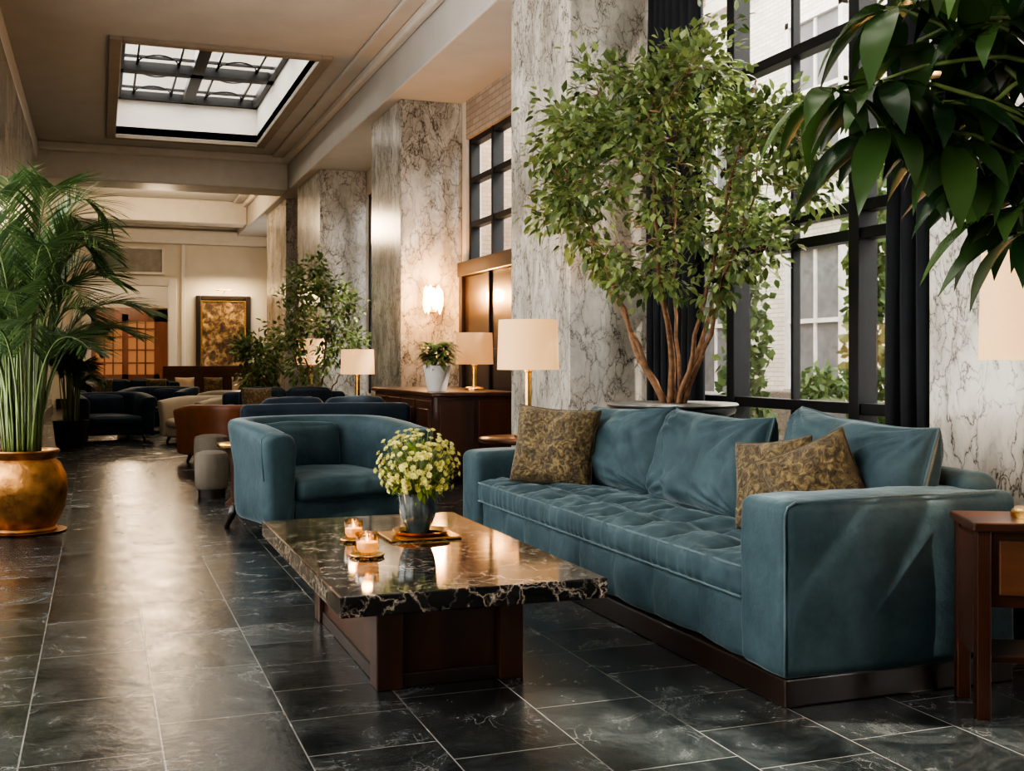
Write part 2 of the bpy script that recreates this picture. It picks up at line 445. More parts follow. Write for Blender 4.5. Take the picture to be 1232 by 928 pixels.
# ------------------------------------------------------------------ ROOM SHELL
XL, XR, XP = -1.25, 4.3, 3.5
CZ, BZ = 5.0, 4.4
box('floor', -1.6, 4.6, -3.2, 37, -.12, 0, FLOOR)
SK = [(.26, 2.62, 14.2, 20.2), (.2, 2.65, 2.6, 8.6)]
cl = [(-1.5, 4.6, -3.2, 2.6, CZ, CZ+.15), (-1.5, 4.6, 8.6, 14.2, CZ, CZ+.15), (-1.5, 4.6, 20.2, 30.2, CZ, CZ+.15)]
for (a, b, y0, y1) in SK:
    cl += [(-1.5, a, y0, y1, CZ, CZ+.15), (b, 4.6, y0, y1, CZ, CZ+.15)]
boxes('ceiling', cl, PLASTER)
box('sun_block_slab', -1.6, 4.6, -3.2, 30.3, 6.8, 7.0, PLASTER)  # unseen slab added to stop direct sun entering the skylights
def skylight(name, a, b, y0, y1):
    g = grp(name, ((a+b)/2, (y0+y1)/2, 5.3), world=True)
    t = .08; zt = 5.75
    boxes('well_walls', [(a-t, a, y0-t, y1+t, CZ+.02, zt), (b, b+t, y0-t, y1+t, CZ+.02, zt), (a, b, y0-t, y0, CZ+.02, zt), (a, b, y1, y1+t, CZ+.02, zt)], WELL, g)
    f = .15
    boxes('opening_frame', [(a-f, a, y0-f, y1+f, CZ-.05, CZ+.02), (b, b+f, y0-f, y1+f, CZ-.05, CZ+.02), (a, b, y0-f, y0, CZ-.05, CZ+.02), (a, b, y1, y1+f, CZ-.05, CZ+.02)], TAN, g, .012)
    bars = []
    for x in (a, (a+b)/2, b): bars.append((x-.09, x+.09, y0, y1, zt-.14, zt))
    k = 3
    for i in range(k+1):
        y = y0+(y1-y0)*i/k; bars.append((a, b, y-.11, y+.11, zt-.14, zt))
    for i in range(6):
        y = y0+(y1-y0)*(i+.5)/6; bars.append((a, b, y-.022, y+.022, zt-.05, zt-.01))
    for q in (.12, .38, .62, .88):
        x = lerp(a, b, q); bars.append((x-.016, x+.016, y0, y1, zt-.05, zt-.01))
    boxes('glazing_bars', bars, STEEL, g)
    T = []
    for ix in range(2):
        xa = a+(b-a)*ix/2; xb = a+(b-a)*(ix+1)/2; cx = (xa+xb)/2
        for i in range(3):
            ya = y0+(y1-y0)*i/3; yb = y0+(y1-y0)*(i+1)/3; cy = (ya+yb)/2
            for sy, dy in ((ya, 1), (yb, -1)):
                T.append(([(cx+(xb-xa)*.25*math.cos(q*PI/10), sy+dy*(.12+.55*math.sin(q*PI/10)), zt-.03) for q in range(11)], .014))
    tubes('leaded_arcs', T, STEEL, g, 4)
    return g
skylight('skylight', *SK[0]); skylight('skylight', *SK[1])  # second skylight is unseen, added for top-down light on table and floor

box('trim_1', 3.35, 4.32, -3, 30, BZ, CZ, PLASTER, bevel=.02)
box('trim_2', 3.24, 3.35, -3, 30, CZ-.14, CZ, TRIMW, bevel=.03)
box('trim_3', 3.02, 3.24, -3, 30, CZ-.05, CZ, PLASTER, bevel=.02)
box('trim_4', -1.25, -1.0, -3, 30, CZ-.35, CZ, TRIMW, bevel=.03)
box('trim_5', -1.25, 3.35, 21.3, 22.2, BZ-.02, CZ, TRIMW, bevel=.03)
box('trim_6', -1.25, 3.35, 21.12, 21.3, CZ-.14, CZ, TRIMW, bevel=.03)
box('trim_7', -1.25, 3.35, 27.6, 28.3, BZ+.05, CZ, TRIMW, bevel=.03)
box('trim_8', -1.25, 4.3, 29.7, 30, BZ-.25, BZ+.1, TRIMW, bevel=.03)
box('trim_9', -1.25, 4.3, 29.8, 30, 4.55, 5, TRIMW, bevel=.03)

piers = [(-2.5, -1.15), (2.85, 4.09), (8.19, 9.54), (13.5, 15.1), (18.9, 21.2), (22.6, 25.3)]
for i, (a, b) in enumerate(piers):
    box('wall_pier_%d' % (i+1), XP, 4.30, a, b, 0.0, BZ, MARBLE, None, .012)
    box('baseboard_pier_%d' % (i+1), XP-.03, 4.30, a-.03, b+.03, 0, .18, DARKW, None, .008)
for i, (a, b) in enumerate([(4.35, 5.05), (11.4, 19.5), (22.0, 27.5)]):
    box('wall_pier_left_%d' % (i+1), XL, -1.0, a, b, 0.0, CZ-.35, MARBLE, None, .012)
    box('baseboard_pier_left_%d' % (i+1), XL, -.98, a-.02, b+.02, 0, .18, DARKW, None, .008)

wr_ = [(-3, -2.5, 0, 5), (-1.15, 2.85, 0, .3), (-1.15, 2.85, BZ-.1, 5), (4.09, 8.19, 0, .3), (4.09, 8.19, BZ-.1, 5),
      (-2.5, -1.15, 0, 5), (2.85, 4.09, 0, 5), (8.19, 9.7, 0, 5), (13.35, 15.1, 0, 5), (9.7, 13.35, 0, 2.35),
      (15.1, 18.9, 0, .6), (15.1, 18.9, 4, 5), (18.9, 25.3, 0, 5), (25.3, 29.4, 0, .6), (25.3, 29.4, 4, 5), (29.4, 30.2, 0, 5)]
boxes('wall_right', [(4.3, 4.5, a, b, c, d) for a, b, c, d in wr_], PLASTER2)
box('wall_right_brick', 4.3, 4.5, 9.7, 13.35, 3.92, 5, BRICKIN)
wl = [(-3, .8, 0, 5), (.8, 4.2, 0, .4), (.8, 4.2, 4.3, 5), (4.2, 5.2, 0, 5), (5.2, 10.4, 0, .4), (5.2, 10.4, 4.3, 5), (10.4, 30.2, 0, 5)]
boxes('wall_left', [(-1.45, -1.25, a, b, c, d) for a, b, c, d in wl], PLASTER2)
box('wall_back', -1.45, 4.5, -3.2, -3.0, 0, 5, PLASTER2)
boxes('wall_far', [(-1.25, -.19, 30, 30.25, 0, 5), (1.66, 4.5, 30, 30.25, 0, 5), (-.19, 1.66, 30, 30.25, 3.08, 5)], PLASTER2)
g = grp('door_1', (.73, 30, 0), world=True)
boxes('surround', [(-.42, -.19, 29.9, 30.0, 0, 3.3), (1.66, 1.86, 29.9, 30, 0, 3.3), (-.19, 1.66, 29.9, 30, 3.08, 3.3)], TRIMW, g, .01)
boxes('outer_mould', [(-.62, -.5, 29.93, 30.0, 0, 4.3), (1.98, 2.08, 29.93, 30, 0, 4.3), (-.62, 2.08, 29.93, 30, 4.2, 4.3)], TRIMW, g, .01)
box('overdoor_panel', -.1, 1.5, 29.92, 30, 3.42, 4.0, simple('grey_panel', (.26, .24, .21), .7), g, .01)
boxes('overdoor_frame', [(-.16, -.1, 29.88, 30, 3.36, 4.06), (1.5, 1.56, 29.88, 30, 3.36, 4.06), (-.1, 1.5, 29.88, 30, 4.0, 4.06), (-.1, 1.5, 29.88, 30, 3.36, 3.42)], TRIMW, g)
boxes('wall_backroom', [(-2.2, -2.0, 30.25, 37, 0, 3.6), (3.6, 3.8, 30.25, 37, 0, 3.6), (-2.2, 3.8, 36.5, 36.7, 0, 3.6)], PLASTER2)
box('ceiling_backroom', -2.2, 3.8, 30.25, 36.7, 3.6, 3.7, PLASTER)
g = grp('door_2', (.75, 36.4, 0), world=True)
WOODR = simple('red_brown_door_wood', (.16, .055, .026), .35, var=.3, scale=5, stretch=(1, 1, .15))
fb = [(-.55, -.10, 36.36, 36.5, 0, 2.75), (1.60, 2.05, 36.36, 36.5, 0, 2.75), (-.55, 2.05, 36.36, 36.5, 2.38, 2.8), (.66, .84, 36.36, 36.5, 0, 2.6), (-.25, 1.75, 36.36, 36.5, 0, .75)]
for x in (.15, .40, 1.09, 1.34): fb.append((x-.022, x+.022, 36.38, 36.5, .7, 2.5))
for z in (1.1, 1.5, 1.9, 2.15): fb.append((-.2, 1.7, 36.39, 36.5, z-.022, z+.022))
boxes('timber_frame', fb, WOODR, g)
box('lit_glass', -.25, 1.75, 36.46, 36.49, .7, 2.6, ORANGE, g)
boxes('baseboard_far', [(-1.0, -.62, 29.95, 30, 0, .22), (2.08, 4.3, 29.95, 30, 0, .22)], DARKW)
boxes('baseboard_left', [(-1.25, -1.22, 19.5, 22, 0, .2), (-1.25, -1.22, 5.05, 11.4, 0, .2)], DARKW)
boxes('baseboard_right', [(4.26, 4.3, a, b, 0, .2) for a, b in ((4.12, 8.16), (9.57, 11.3), (15.13, 18.87), (25.33, 29.9))], DARKW)

def window(name, y0, y1, z0, z1, vb, hb, x=4.4, th=.05, sub=None):
    g = grp(name, (x, (y0+y1)/2, z0), world=True)
    bars = [(x-.06, x+.06, y0, y0+.08, z0, z1), (x-.06, x+.06, y1-.08, y1, z0, z1), (x-.06, x+.06, y0, y1, z0, z0+.07), (x-.06, x+.06, y0, y1, z1-.07, z1)]
    for v in vb: bars.append((x-.07, x+.07, v-th, v+th, z0, z1))
    for h_ in hb: bars.append((x-.055, x+.055, y0, y1, h_-.035, h_+.035))
    for s in (sub or []): bars.append((x-.03, x+.03, s-.015, s+.015, z0, z1))
    boxes('steel_frame', bars, STEEL, g, .004)
    box('pane', x-.004, x+.004, y0+.05, y1-.05, z0+.05, z1-.05, GLASS, g)
window('window_1', 4.09, 8.19, .3, BZ-.1, [5.72, 7.15], [.86, 1.93, 2.1, 3.22], sub=[6.43, 4.9])
window('window_2', -1.15, 2.85, .3, BZ-.1, [.2, 1.5], [.86, 1.93, 2.1, 3.22], sub=[])
window('window_3', 9.7, 13.35, 2.35, 3.92, [11.5, 12.45], [2.85, 3.4], th=.03)
window('window_4', 15.1, 18.9, .6, 4, [17], [2.1, 3.2])  # opening added in a mostly hidden bay to let light in
window('window_5', 25.3, 29.4, .6, 4, [27], [2.1, 3.2])
window('added_window_6', .8, 4.2, .4, 4.3, [2.5], [2.2], x=-1.35)  # unseen window, added so light can come from the left
window('added_window_7', 5.2, 10.4, .4, 4.3, [7, 8.7], [2.2], x=-1.35)  # also an unseen window added for light from the left
g = grp('door_3', (4.25, 12.4, 0), world=True)
boxes('timber_door', [(4.22, 4.3, 11.3, 11.42, 0, 2.35), (4.22, 4.3, 13.28, 13.4, 0, 2.35), (4.2, 4.3, 11.3, 13.4, 2.2, 2.38), (4.24, 4.3, 11.42, 13.28, 0, .5), (4.24, 4.3, 12.3, 12.4, 0, 2.2), (4.27, 4.3, 11.42, 13.28, .5, 2.2), (4.24, 4.3, 11.42, 13.28, 1.2, 1.3)], DARKW, g, .008)

def curtain(name, x, y0, y1, z0, z1, folds):
    vs, fs = [], []; n = folds*8
    for k in range(13):
        z = lerp(z0, z1, k/12)
        for i in range(n+1):
            t = i/n; a = 2*PI*folds*t
            amp = .045*(1+.25*math.sin(k*.5+i*.1))
            vs.append((x+amp*math.sin(a)+.01*math.sin(3*a+z), lerp(y0, y1, t)+.012*math.cos(a*2+z), z))
    for k in range(12):
        for i in range(n):
            a = k*(n+1)+i; fs.append((a, a+1, a+n+2, a+n+1))
    ob = mk(name, vs, fs, CURT, None, True)
    s = ob.modifiers.new('s', 'SOLIDIFY'); s.thickness = .006
curtain('curtain', 4.20, 7.35, 8.13, .03, BZ-.03, 7)
curtain('curtain', 4.20, 4.2, 5.2, .03, BZ-.03, 8)

# ------------------------------------------------------------------ EXTERIOR
box('courtyard_ground', 4.6, 14, -8, 32, -.3, -.12, PAVE)
XF = 10.5
g = grp('courtyard_building', (XF+.5, 10, 0), world=True)
box('brick_facade', XF, XF+.6, -6, 34, -.12, 8.6, FACADE, g)
box('brick_wing', 4.9, XF, 18.2, 18.8, -.12, 8.6, BRICKT, g)
fr, gl = [], []
for yy in range(-4, 18, 3):
    for zz in (.6, 4.2):
        fr += [(XF-.1, XF, yy, yy+.1, zz, zz+2.4), (XF-.1, XF, yy+1.4, yy+1.5, zz, zz+2.4), (XF-.14, XF, yy-.1, yy+1.6, zz-.12, zz), (XF-.1, XF, yy, yy+1.5, zz+2.3, zz+2.4), (XF-.08, XF, yy, yy+1.5, zz+1.15, zz+1.22), (XF-.06, XF, yy+.72, yy+.78, zz, zz+2.4)]
        gl.append((XF-.03, XF, yy+.1, yy+1.4, zz, zz+2.3))
boxes('sash_frames', fr, simple('white_sash', (.6, .58, .55), .5), g)
boxes('sash_glass', gl, simple('facade_glass', (.16, .17, .18), .15), g)
boxes('string_course', [(XF-.15, XF, -6, 34, 3.4, 3.65), (XF-.15, XF, -6, 34, 7.4, 7.6), (XF-.25, XF, -6, 34, 8.4, 8.65)], TRIMW, g)

def ivy(name, x, y, z0, z1, r, n=1300):
    g = grp(name, (x, y, 0), world=True)
    box('trellis_post', x-.04, x+.04, y-.04, y+.04, -.12, z1, STEEL, g)
    L = []
    for i in range(n):
        z = random.uniform(z0, z1); a = random.uniform(0, 2*PI); rr = r*random.uniform(.3, 1)*(1.2-.4*(z-z0)/(z1-z0))
        L.append(((x+rr*math.cos(a), y+rr*math.sin(a), z), rv(), rv(), .12, .09, .3))
    leaves('ivy_leaves', L, IVY, g)
ivy('ivy_column', 6.3, 10.1, -.1, 3.0, .26)
ivy('ivy_column', 6.6, 8.5, -.1, 3.2, .22)
ivy('ivy_column', 6.3, 3.2, -.1, 3.2, .30)
def terrace_chair(x, y, rz):
    g = grp('terrace_chair', (x, y, -.12), rz)
    rbox('seat', (0, 0, .42), (.55, .55, .1), .04, WICK, g, n=(2, 2, 1))
    rbox('back', (0, .27, .68), (.55, .07, .55), .03, WICK, g, n=(2, 1, 2), rot=(-.15, 0, 0))
    rbox('arm_l', (-.27, 0, .62), (.06, .5, .05), .02, WICK, g, n=(1, 2, 1)); rbox('arm_r', (.27, 0, .62), (.06, .5, .05), .02, WICK, g, n=(1, 2, 1))
    tubes('legs', [([(sx*.24, sy*.24, 0), (sx*.25, sy*.24, .62)], .018) for sx in (-1, 1) for sy in (-1, 1)], STEEL, g)
terrace_chair(7.3, 10.9, 2.2); terrace_chair(8.4, 9.9, -.5); terrace_chair(5.7, 7.6, 1.2); terrace_chair(7.2, 12.6, .8)
for (x, y) in ((8.6, 12.0), (5.8, 5.9), (7.9, 7.6)):
    g = grp('courtyard_planter', (x, y, -.12))
    lathe('planter', [(.18, 0), (.3, .06), (.36, .6), (.38, .66), (.33, .66), (.31, .58)], STONE, g, seg=24)
    leaves('shrub_leaves', [(Vector((0, 0, .85))+rv()*.38, rv(), rv(), .13, .07, .2) for _ in range(480)], IVY, g)

# ------------------------------------------------------------------ MAIN SOFA
g = grp('sofa', (2.6, 4.9, 0), world=True)
box('plinth', 2.13, 3.09, 3.17, 6.62, 0, .095, DARKW, g, .006)
rbox('arm_near', (2.6, 3.29, .39), (.98, .29, .59), .04, TEAL, g, n=(20, 8, 12), puff=(.004, .006, .010), wr=.006, wrs=6)
rbox('arm_far', (2.6, 6.51, .35), (.98, .28, .51), .05, TEAL, g, n=(20, 8, 12), puff=(.004, .006, .012), wr=.005, wrs=6, seed=3)
def fpanel(p, a):
    if a.x < 0:
        f = abs(math.sin(PI*(p.y)*1.0/.37))**.35
        f2 = (.6+.4*math.cos(a.z*PI/2))
        p.x += .024*(1-f)*f2
    return p
rbox('front_rail', (2.50, 4.9, .205), (.72, 2.96, .22), .03, TEAL, g, n=(3, 160, 8), puff=(.014, 0, 0), disp=fpanel, wr=.010)
def seatd(p, a):
    f = (abs(math.sin(PI*9*(a.y+1)/2))*abs(math.sin(PI*3*(a.x+1)/2+.0)))**.5
    if a.z > 0: p.z += .042*(f-.8)*min(1, (1-abs(a.x))*5)*a.z + .012*noise.noise(Vector((p.x*7, p.y*7, 0)))+.009*noise.noise(Vector((p.x*22, p.y*14, 3)))
    if a.x < -.9:
        p.x += .0045*math.sin(p.y*80+3*math.sin(p.y*7.3)+2*math.sin(p.y*17))*(1-a.z*a.z*.6)*(.6+.8*noise.noise(Vector((0, p.y*5, 2))))
    return p
rbox('seat_cushion', (2.535, 4.9, .375), (.83, 2.95, .15), .05, TEAL, g, n=(40, 300, 4), puff=(.006, 0, .012), disp=seatd)
yp = [3.44+i*(2.92/60) for i in range(61)]
tubes('seat_piping', [([(2.128, y, .425) for y in yp], .0055), ([(2.128, y, .318) for y in yp], .0055)], TEALP, g)
rbox('back_frame', (3.02, 4.9, .42), (.15, 3.36, .65), .06, TEAL, g, n=(3, 40, 8), puff=(.0, 0, .01), wr=.004)
tubes('arm_piping', [([(2.118, 3.155, z) for z in (.11, .3, .5, .64)]+[(2.128, 3.155, .668), (2.16, 3.155, .684), (2.5, 3.148, .690), (3.0, 3.15, .688)], .0045)], TEALP, g)
for i, (yc, w, hh, zc, xc) in enumerate([(3.81, 1.01, .52, .67, 2.865), (4.84, .97, .49, .655, 2.825), (5.84, .97, .49, .65, 2.84)]):
    pillow('back_cushion_%d' % (i+1), w, hh, .30, TEAL, (xc, yc, zc), (.04*(1-i), .22+.02*i, .07*(i-1)-.03), g, n=56, seed=i+1, shrink=.03, pw=3.2, wrk=.038, pip=TEALP, sag=.022)
pillow('gold_pillow_1', .50, .46, .18, GOLDP, (2.48, 6.02, .655), (.06, .22, .85), g, seed=1, n=30, wrk=.018, pip=GOLDE)
pillow('gold_pillow_2', .34, .37, .14, GOLDP, (2.60, 3.955, .645), (-.14, .24, .50), g, seed=2, n=30, wrk=.018, pip=GOLDE)
pillow('gold_pillow_3', .35, .36, .14, GOLDP, (2.56, 3.60, .665), (-.42, .20, .88), g, seed=3, n=30, wrk=.018, pip=GOLDE)

# ------------------------------------------------------------------ COFFEE TABLE
g = grp('coffee_table', (1.15, 4.33, 0), world=True)
box('marble_top', .70, 1.61, 3.44, 5.22, .352, .42, BLACKM, g, .005)
box('pedestal', .93, 1.42, 3.86, 4.98, 0.03, .352, WOOD, g, .006)
boxes('pilasters', [(.905, 1.0, 3.82, 3.93, .0, .352), (.905, 1.0, 4.92, 5.02, .0, .352), (1.36, 1.45, 3.82, 3.93, 0, .352), (1.36, 1.45, 4.92, 5.02, 0, .352)], WOOD, g, .006)
box('pedestal_foot', .92, 1.43, 3.84, 5.0, 0, .05, DARKW, g, .004)

TZ = .42
g = grp('brass_tray', (1.26, 4.52, TZ))
boxes('plate', [(-.16, .14, -.12, .12, 0, .012)], BRASS, g, .004)
lathe('tray_ring', [(.0, .013), (.10, .013), (.115, .03), (.12, .03), (.105, .013)], BRASS, g, seg=32)
VZ = TZ+.014
g = grp('flower_vase', (1.25, 4.54, VZ))
lathe('vase', [(.03, 0), (.045, .004), (.05, .02), (.068, .06), (.078, .10), (.078, .13), (.085, .17), (.080, .17), (.070, .13), (.06, .06), (0.02, .03)], VASEM, g, seg=56, ripple=lambda a, z: .02*math.sin(a*14))
P, ST, GL = [], [], []
cen = Vector((0, 0, .28))
for i in range(330):
    v = rv(); v.normalize(); v *= random.uniform(.72, 1.10)
    if v.z < -.66: continue
    c = cen+Vector((v.x*.165, v.y*.165, v.z*.145))
    out = (v+Vector((0, 0, .3))).normalized()
    ST.append((path((v.x*.03, v.y*.03, .12), c, 3), .0018))
    e1 = out.cross(Vector((.2, .5, .8))).normalized(); e2 = out.cross(e1)
    for ring, (m, ln, tilt) in enumerate(((8, .017, .6), (6, .015, 1.5))):
        for k in range(m):
            a = 2*PI*k/m+ring
            dd = e1*math.cos(a)+e2*math.sin(a)+out*tilt
            P.append((c, dd, out, ln, .013, -.1))
for i in range(150):
    v = rv().normalized()
    c = cen+Vector((v.x*.11, v.y*.11, v.z*.09-.03))
    GL.append((c, v+Vector((0, 0, .0)), Vector((0, 0, 1)), .06, .018, .3))
leaves('petals', P, PETAL, g); tubes('stems', ST, STEMG, g, 4); leaves('foliage', GL, leaf_mat('bouquet_leaf', (.12, .19, .03), (.26, .34, .06)), g)
def votive(x, y, r, h):
    g = grp('votive_candle', (x, y, TZ))
    lathe('brass_dish', [(.01, 0), (r*1.35, .0), (r*1.5, .010), (r*1.45, .012), (r*1.1, .004)], BRASS, g, seg=28)
    lathe('glass_cup', [(r*.7, .012), (r, .03), (r, h), (r*.93, h), (r*.93, .03), (r*.6, .016)], CGLASS, g, seg=28, ripple=lambda a, z: .03*math.sin(a*9))
    lathe('wax', [(r*.6, .018), (r*.88, .032), (r*.88, h*.62), (0.002, h*.6)], WAX, g, seg=28)
    lathe('flame', [(.001, h*.62), (.005, h*.68), (.0035, h*.8), (.0005, h*.95)], FLAME, g, seg=10)
    l = D.lights.new('candle_light', 'POINT'); l.energy = .4; l.color = (1, .55, .22); l.shadow_soft_size = .02
    o = D.objects.new('candle_light', l); COL.objects.link(o); o.parent = g; o.location = (0, 0, h+.02)
votive(.94, 4.12, .044, .09); votive(.97, 4.50, .038, .085)

# ------------------------------------------------------------------ ARMCHAIRS
def armchair(name, loc, rz, mat, s=1.0, legm=DARKW):
    g = grp(name, loc, rz)
    W, Dp = .46*s, .43*s
    pts = []; n = 48
    for i in range(n+1):
        t = i/n
        if t < .2:
            k = t/.2; pts.append((-W-.02*s*(1-k)**2, lerp(-Dp, -.02*s, k)))
        elif t > .8:
            k = (t-.8)/.2; pts.append((W+.02*s*k*k, lerp(-.02*s, -Dp, k)))
        else:
            a = PI-(t-.2)/.6*PI
            ca, sa = math.cos(a), math.sin(a)
            pts.append((W*math.copysign(abs(ca)**.9, ca), -.02*s+(Dp+.02*s)*abs(sa)**.9))
    zb = .10*s
    vs, fs = [], []; m = 26
    def frame(i):
        a = Vector(pts[max(i-1, 0)]); b = Vector(pts[min(i+1, n)]); t = (b-a).normalized()
        return t, Vector((t.y, -t.x))
    st = []
    t0, n0 = frame(0); t1, n1 = frame(n)
    for q in (0.02, .3, .6, .85):
        st.append((Vector(pts[0])-t0*(.06*s*math.sqrt(1-q*q)), n0, .35+.65*q, 0))
    for i in range(n+1):
        t, nn = frame(i); st.append((Vector(pts[i]), nn, 1.0, i/n))
    for q in (.85, .6, .3, .02):
        st.append((Vector(pts[-1])+t1*(.06*s*math.sqrt(1-q*q)), n1, .35+.65*q, 1))
    for (p, nn, sc, t) in st:
        e = abs(2*t-1)
        k_ = max(0, (e-.45)/.55); top = (.73-.06*k_*k_)*s
        th = (.13+.06*k_)*s
        for k in range(m):
            a = 2*PI*k/m
            ca, sa = math.cos(a), math.sin(a)
            x = math.copysign(abs(ca)**.55, ca)*th/2*(.25+.75*sc if sc < 1 else 1)
            z = math.copysign(abs(sa)**.32, sa)
            zz = lerp(zb, top, (z*(.90+.10*sc)+1)/2)
            up = max(0, (zz/s-.40)/.30)
            q = p+nn*(x*(1+.30*up)+(-.035*s*up*up))
            q += (t0*-1 if t < .5 else t1)*(.035*s*up*k_)
            vs.append((q.x, q.y, zz))
    S = len(st)
    for i in range(S-1):
        for k in range(m):
            kk = (k+1) % m
            fs.append((i*m+k, i*m+kk, (i+1)*m+kk, (i+1)*m+k))
    fs.append(tuple(reversed(range(m)))); fs.append(tuple(range((S-1)*m, S*m)))
    mk('barrel_back', vs, fs, mat, g, True)
    rbox('seat_base', (0, -.05*s, .18*s), (.80*s, .80*s, .16*s), .03, mat, g, n=(6, 6, 2))
    rbox('seat_cushion', (0, -.09*s, .315*s), (.75*s, .84*s, .14*s), .05, mat, g, n=(12, 12, 3), puff=(.0, .01, .03), wr=.008)
    rbox('inner_back', (0, .25*s, .51*s), (.62*s, .14*s, .34*s), .06, mat, g, n=(8, 3, 6), puff=(0, .03, .02), rot=(-.12, 0, 0), wr=.008)
    if mat == TEAL:
        tubes('arm_front_piping', [([Vector(vs[(4 if side == 0 else 4+n)*m+k]) for k in range(0, m//2+1)], .005) for side in (0, 1)], TEALP, g)
    tubes('legs', [([(sx*.40*s, sy*.36*s, .15*s), (sx*.42*s, sy*.39*s, .08*s), (sx*.44*s, sy*.42*s, 0)], [.034*s, .026*s, .017*s]) for sx in (-1, 1) for sy in (-1, 1)], legm, g, 8)
    return g
armchair('barrel_armchair', (1.40, 7.72, 0), math.radians(18), TEAL, 1.04)
armchair('leather_armchair', (1.46, 13.1, 0), math.radians(200), LEATHER, .92)
armchair('cream_armchair', (1.42, 16.4, 0), math.radians(-60), CREAM, .9)
armchair('navy_armchair', (.12, 17.4, 0), math.radians(15), NAVY, .95)
armchair('navy_armchair', (1.0, 19.3, 0), math.radians(-30), NAVY, 1.0)
armchair('cream_armchair', (2.2, 18.6, 0), math.radians(-150), CREAM, .95)

def plain_sofa(name, loc, rz, w, mat, pill):
    g = grp(name, loc, rz)
    rbox('base', (0, 0, .22), (w, .85, .24), .03, mat, g, n=(6, 4, 2))
    rbox('seat', (0, -.06, .40), (w-.36, .72, .15), .05, mat, g, n=(12, 6, 2), puff=(0, .01, .02))
    rbox('back', (0, .35, .50), (w, .18, .50), .06, mat, g, n=(10, 3, 5), puff=(0, .01, .01))
    for sx in (-1, 1): rbox('arm', (sx*(w/2-.09), 0, .38), (.18, .85, .42), .06, mat, g, n=(3, 6, 5), puff=(.01, .01, .01))
    for i in range(2): rbox('back_cushion', ((i-.5)*(w-.4)/2, .2, .62), ((w-.42)/2, .18, .36), .07, mat, g, n=(8, 3, 6), puff=(.01, .04, .02), rot=(-.2, 0, 0), wr=.01, seed=i)
    for i, px in enumerate(pill): pillow('gold_pillow', .4, .38, .14, GOLDP, (px, .06, .63), (0, .25, PI/2+.2*i), g)
    boxes('feet', [(sx*(w/2-.12)-.03, sx*(w/2-.12)+.03, sy*.34-.03, sy*.34+.03, 0, .11) for sx in (-1, 1) for sy in (-1, 1)], DARKW, g)
plain_sofa('navy_sofa', (2.02, 10.9, 0), PI, 1.6, NAVY, [.3])
plain_sofa('navy_sofa', (2.3, 14.6, 0), 0, 1.6, NAVY, [-.4])
plain_sofa('navy_sofa', (.55, 22.8, 0), 0, 1.9, NAVY, [-.5, .5])
g = grp('wood_back_settle', (2.35, 25.2, 0))
rbox('seat', (0, 0, .36), (2.0, .6, .16), .05, CREAM, g, n=(8, 3, 2), puff=(0, 0, .02))
box('wooden_back', -1.05, 1.05, .30, .37, .1, 1.05, WOODH, g, .01)
box('wooden_base', -1.03, 1.03, -.28, .3, .08, .28, WOODH, g, .01)
boxes('end_panels', [(-1.08, -1.02, -.3, .37, 0, .62), (1.02, 1.08, -.3, .37, 0, .62)], WOODH, g, .01)
for i, x in enumerate((-.6, 0, .6)): pillow('settle_cushion', .42, .38, .14, GOLDP if i % 2 else CREAM, (x, .18, .62), (0, .2, PI/2), g)

def ottoman(name, x, y, r, h, mat):
    g = grp(name, (x, y, 0))
    lathe('upholstery', [(r*.9, .07), (r*.98, .09), (r, h*.5), (r, h-.05), (r*.93, h-.01), (r*.6, h+.008), (.01, h+.012)], mat, g, seg=48, ripple=lambda a, z: .012*math.sin(a*12))
    lathe('plinth', [(r*.8, 0), (r*.82, .075), (.01, .075)], DARKW, g, seg=32)
ottoman('round_ottoman', .90, 9.85, .14, .38, GREIGE); ottoman('round_ottoman', 1.04, 11.4, .17, .42, GREIGE)

# ------------------------------------------------------------------ TABLES & LAMPS
def round_table(name, x, y, r, h, top=WOOD):
    g = grp(name, (x, y, 0))
    lathe('top', [(.01, h-.035), (r*.97, h-.035), (r, h-.025), (r, h-.006), (r*.98, h), (.01, h)], top, g, seg=40)
    lathe('pedestal', [(r*.55, 0), (r*.55, .02), (r*.2, .06), (.035, .12), (.03, h*.5), (.05, h-.1), (.09, h-.035)], WOOD, g, seg=24)
round_table('side_table', 2.92, 7.60, .36, .60)
round_table('side_table', 2.85, 13.0, .28, .58)
round_table('side_table', 3.08, 17.4, .28, .6)
round_table('low_round_table', .62, 18.6, .26, .42)
round_table('brass_side_table', 1.02, 9.2, .14, .50, BRASS)

BULB = emit_mat('bulb', (1, .7, .4), 8)
def lamp(name, x, y, z, sr, s0, s1, e, mat=SHADE):
    g = grp(name, (x, y, z))
    s0 -= z; s1 -= z
    lathe('base', [(.01, 0), (.10, 0), (.10, .018), (.085, .03), (.03, .036), (.028, .05), (.01, .05)], BRASS, g, seg=32)
    lathe('stem', [(.026, .03), (.026, s0-.02), (.034, s0-.015), (.034, s0), (.012, s0+.01), (.008, s1-.04)], BRASS, g, seg=20)
    lathe('shade', [(sr, s0), (sr*.95, s1), (sr*.94, s1), (sr*.99, s0)], mat, g, seg=48, caps=False)
    tubes('spider', [([(-sr*.94, 0, s1-.03), (sr*.94, 0, s1-.03)], .003), ([(0, -sr*.94, s1-.03), (0, sr*.94, s1-.03)], .003)], BRASS, g)
    lathe('bulb', [(.01, s0+.07), (.03, s0+.10), (.035, s0+.14), (.02, s0+.18), (.001, s0+.19)], BULB, g, seg=16)
    l = D.lights.new('lamp_light', 'POINT'); l.energy = e; l.color = (1, .56, .25); l.shadow_soft_size = .05
    o = D.objects.new('lamp_light', l); COL.objects.link(o); o.parent = g; o.location = (0, 0, s0+.24)
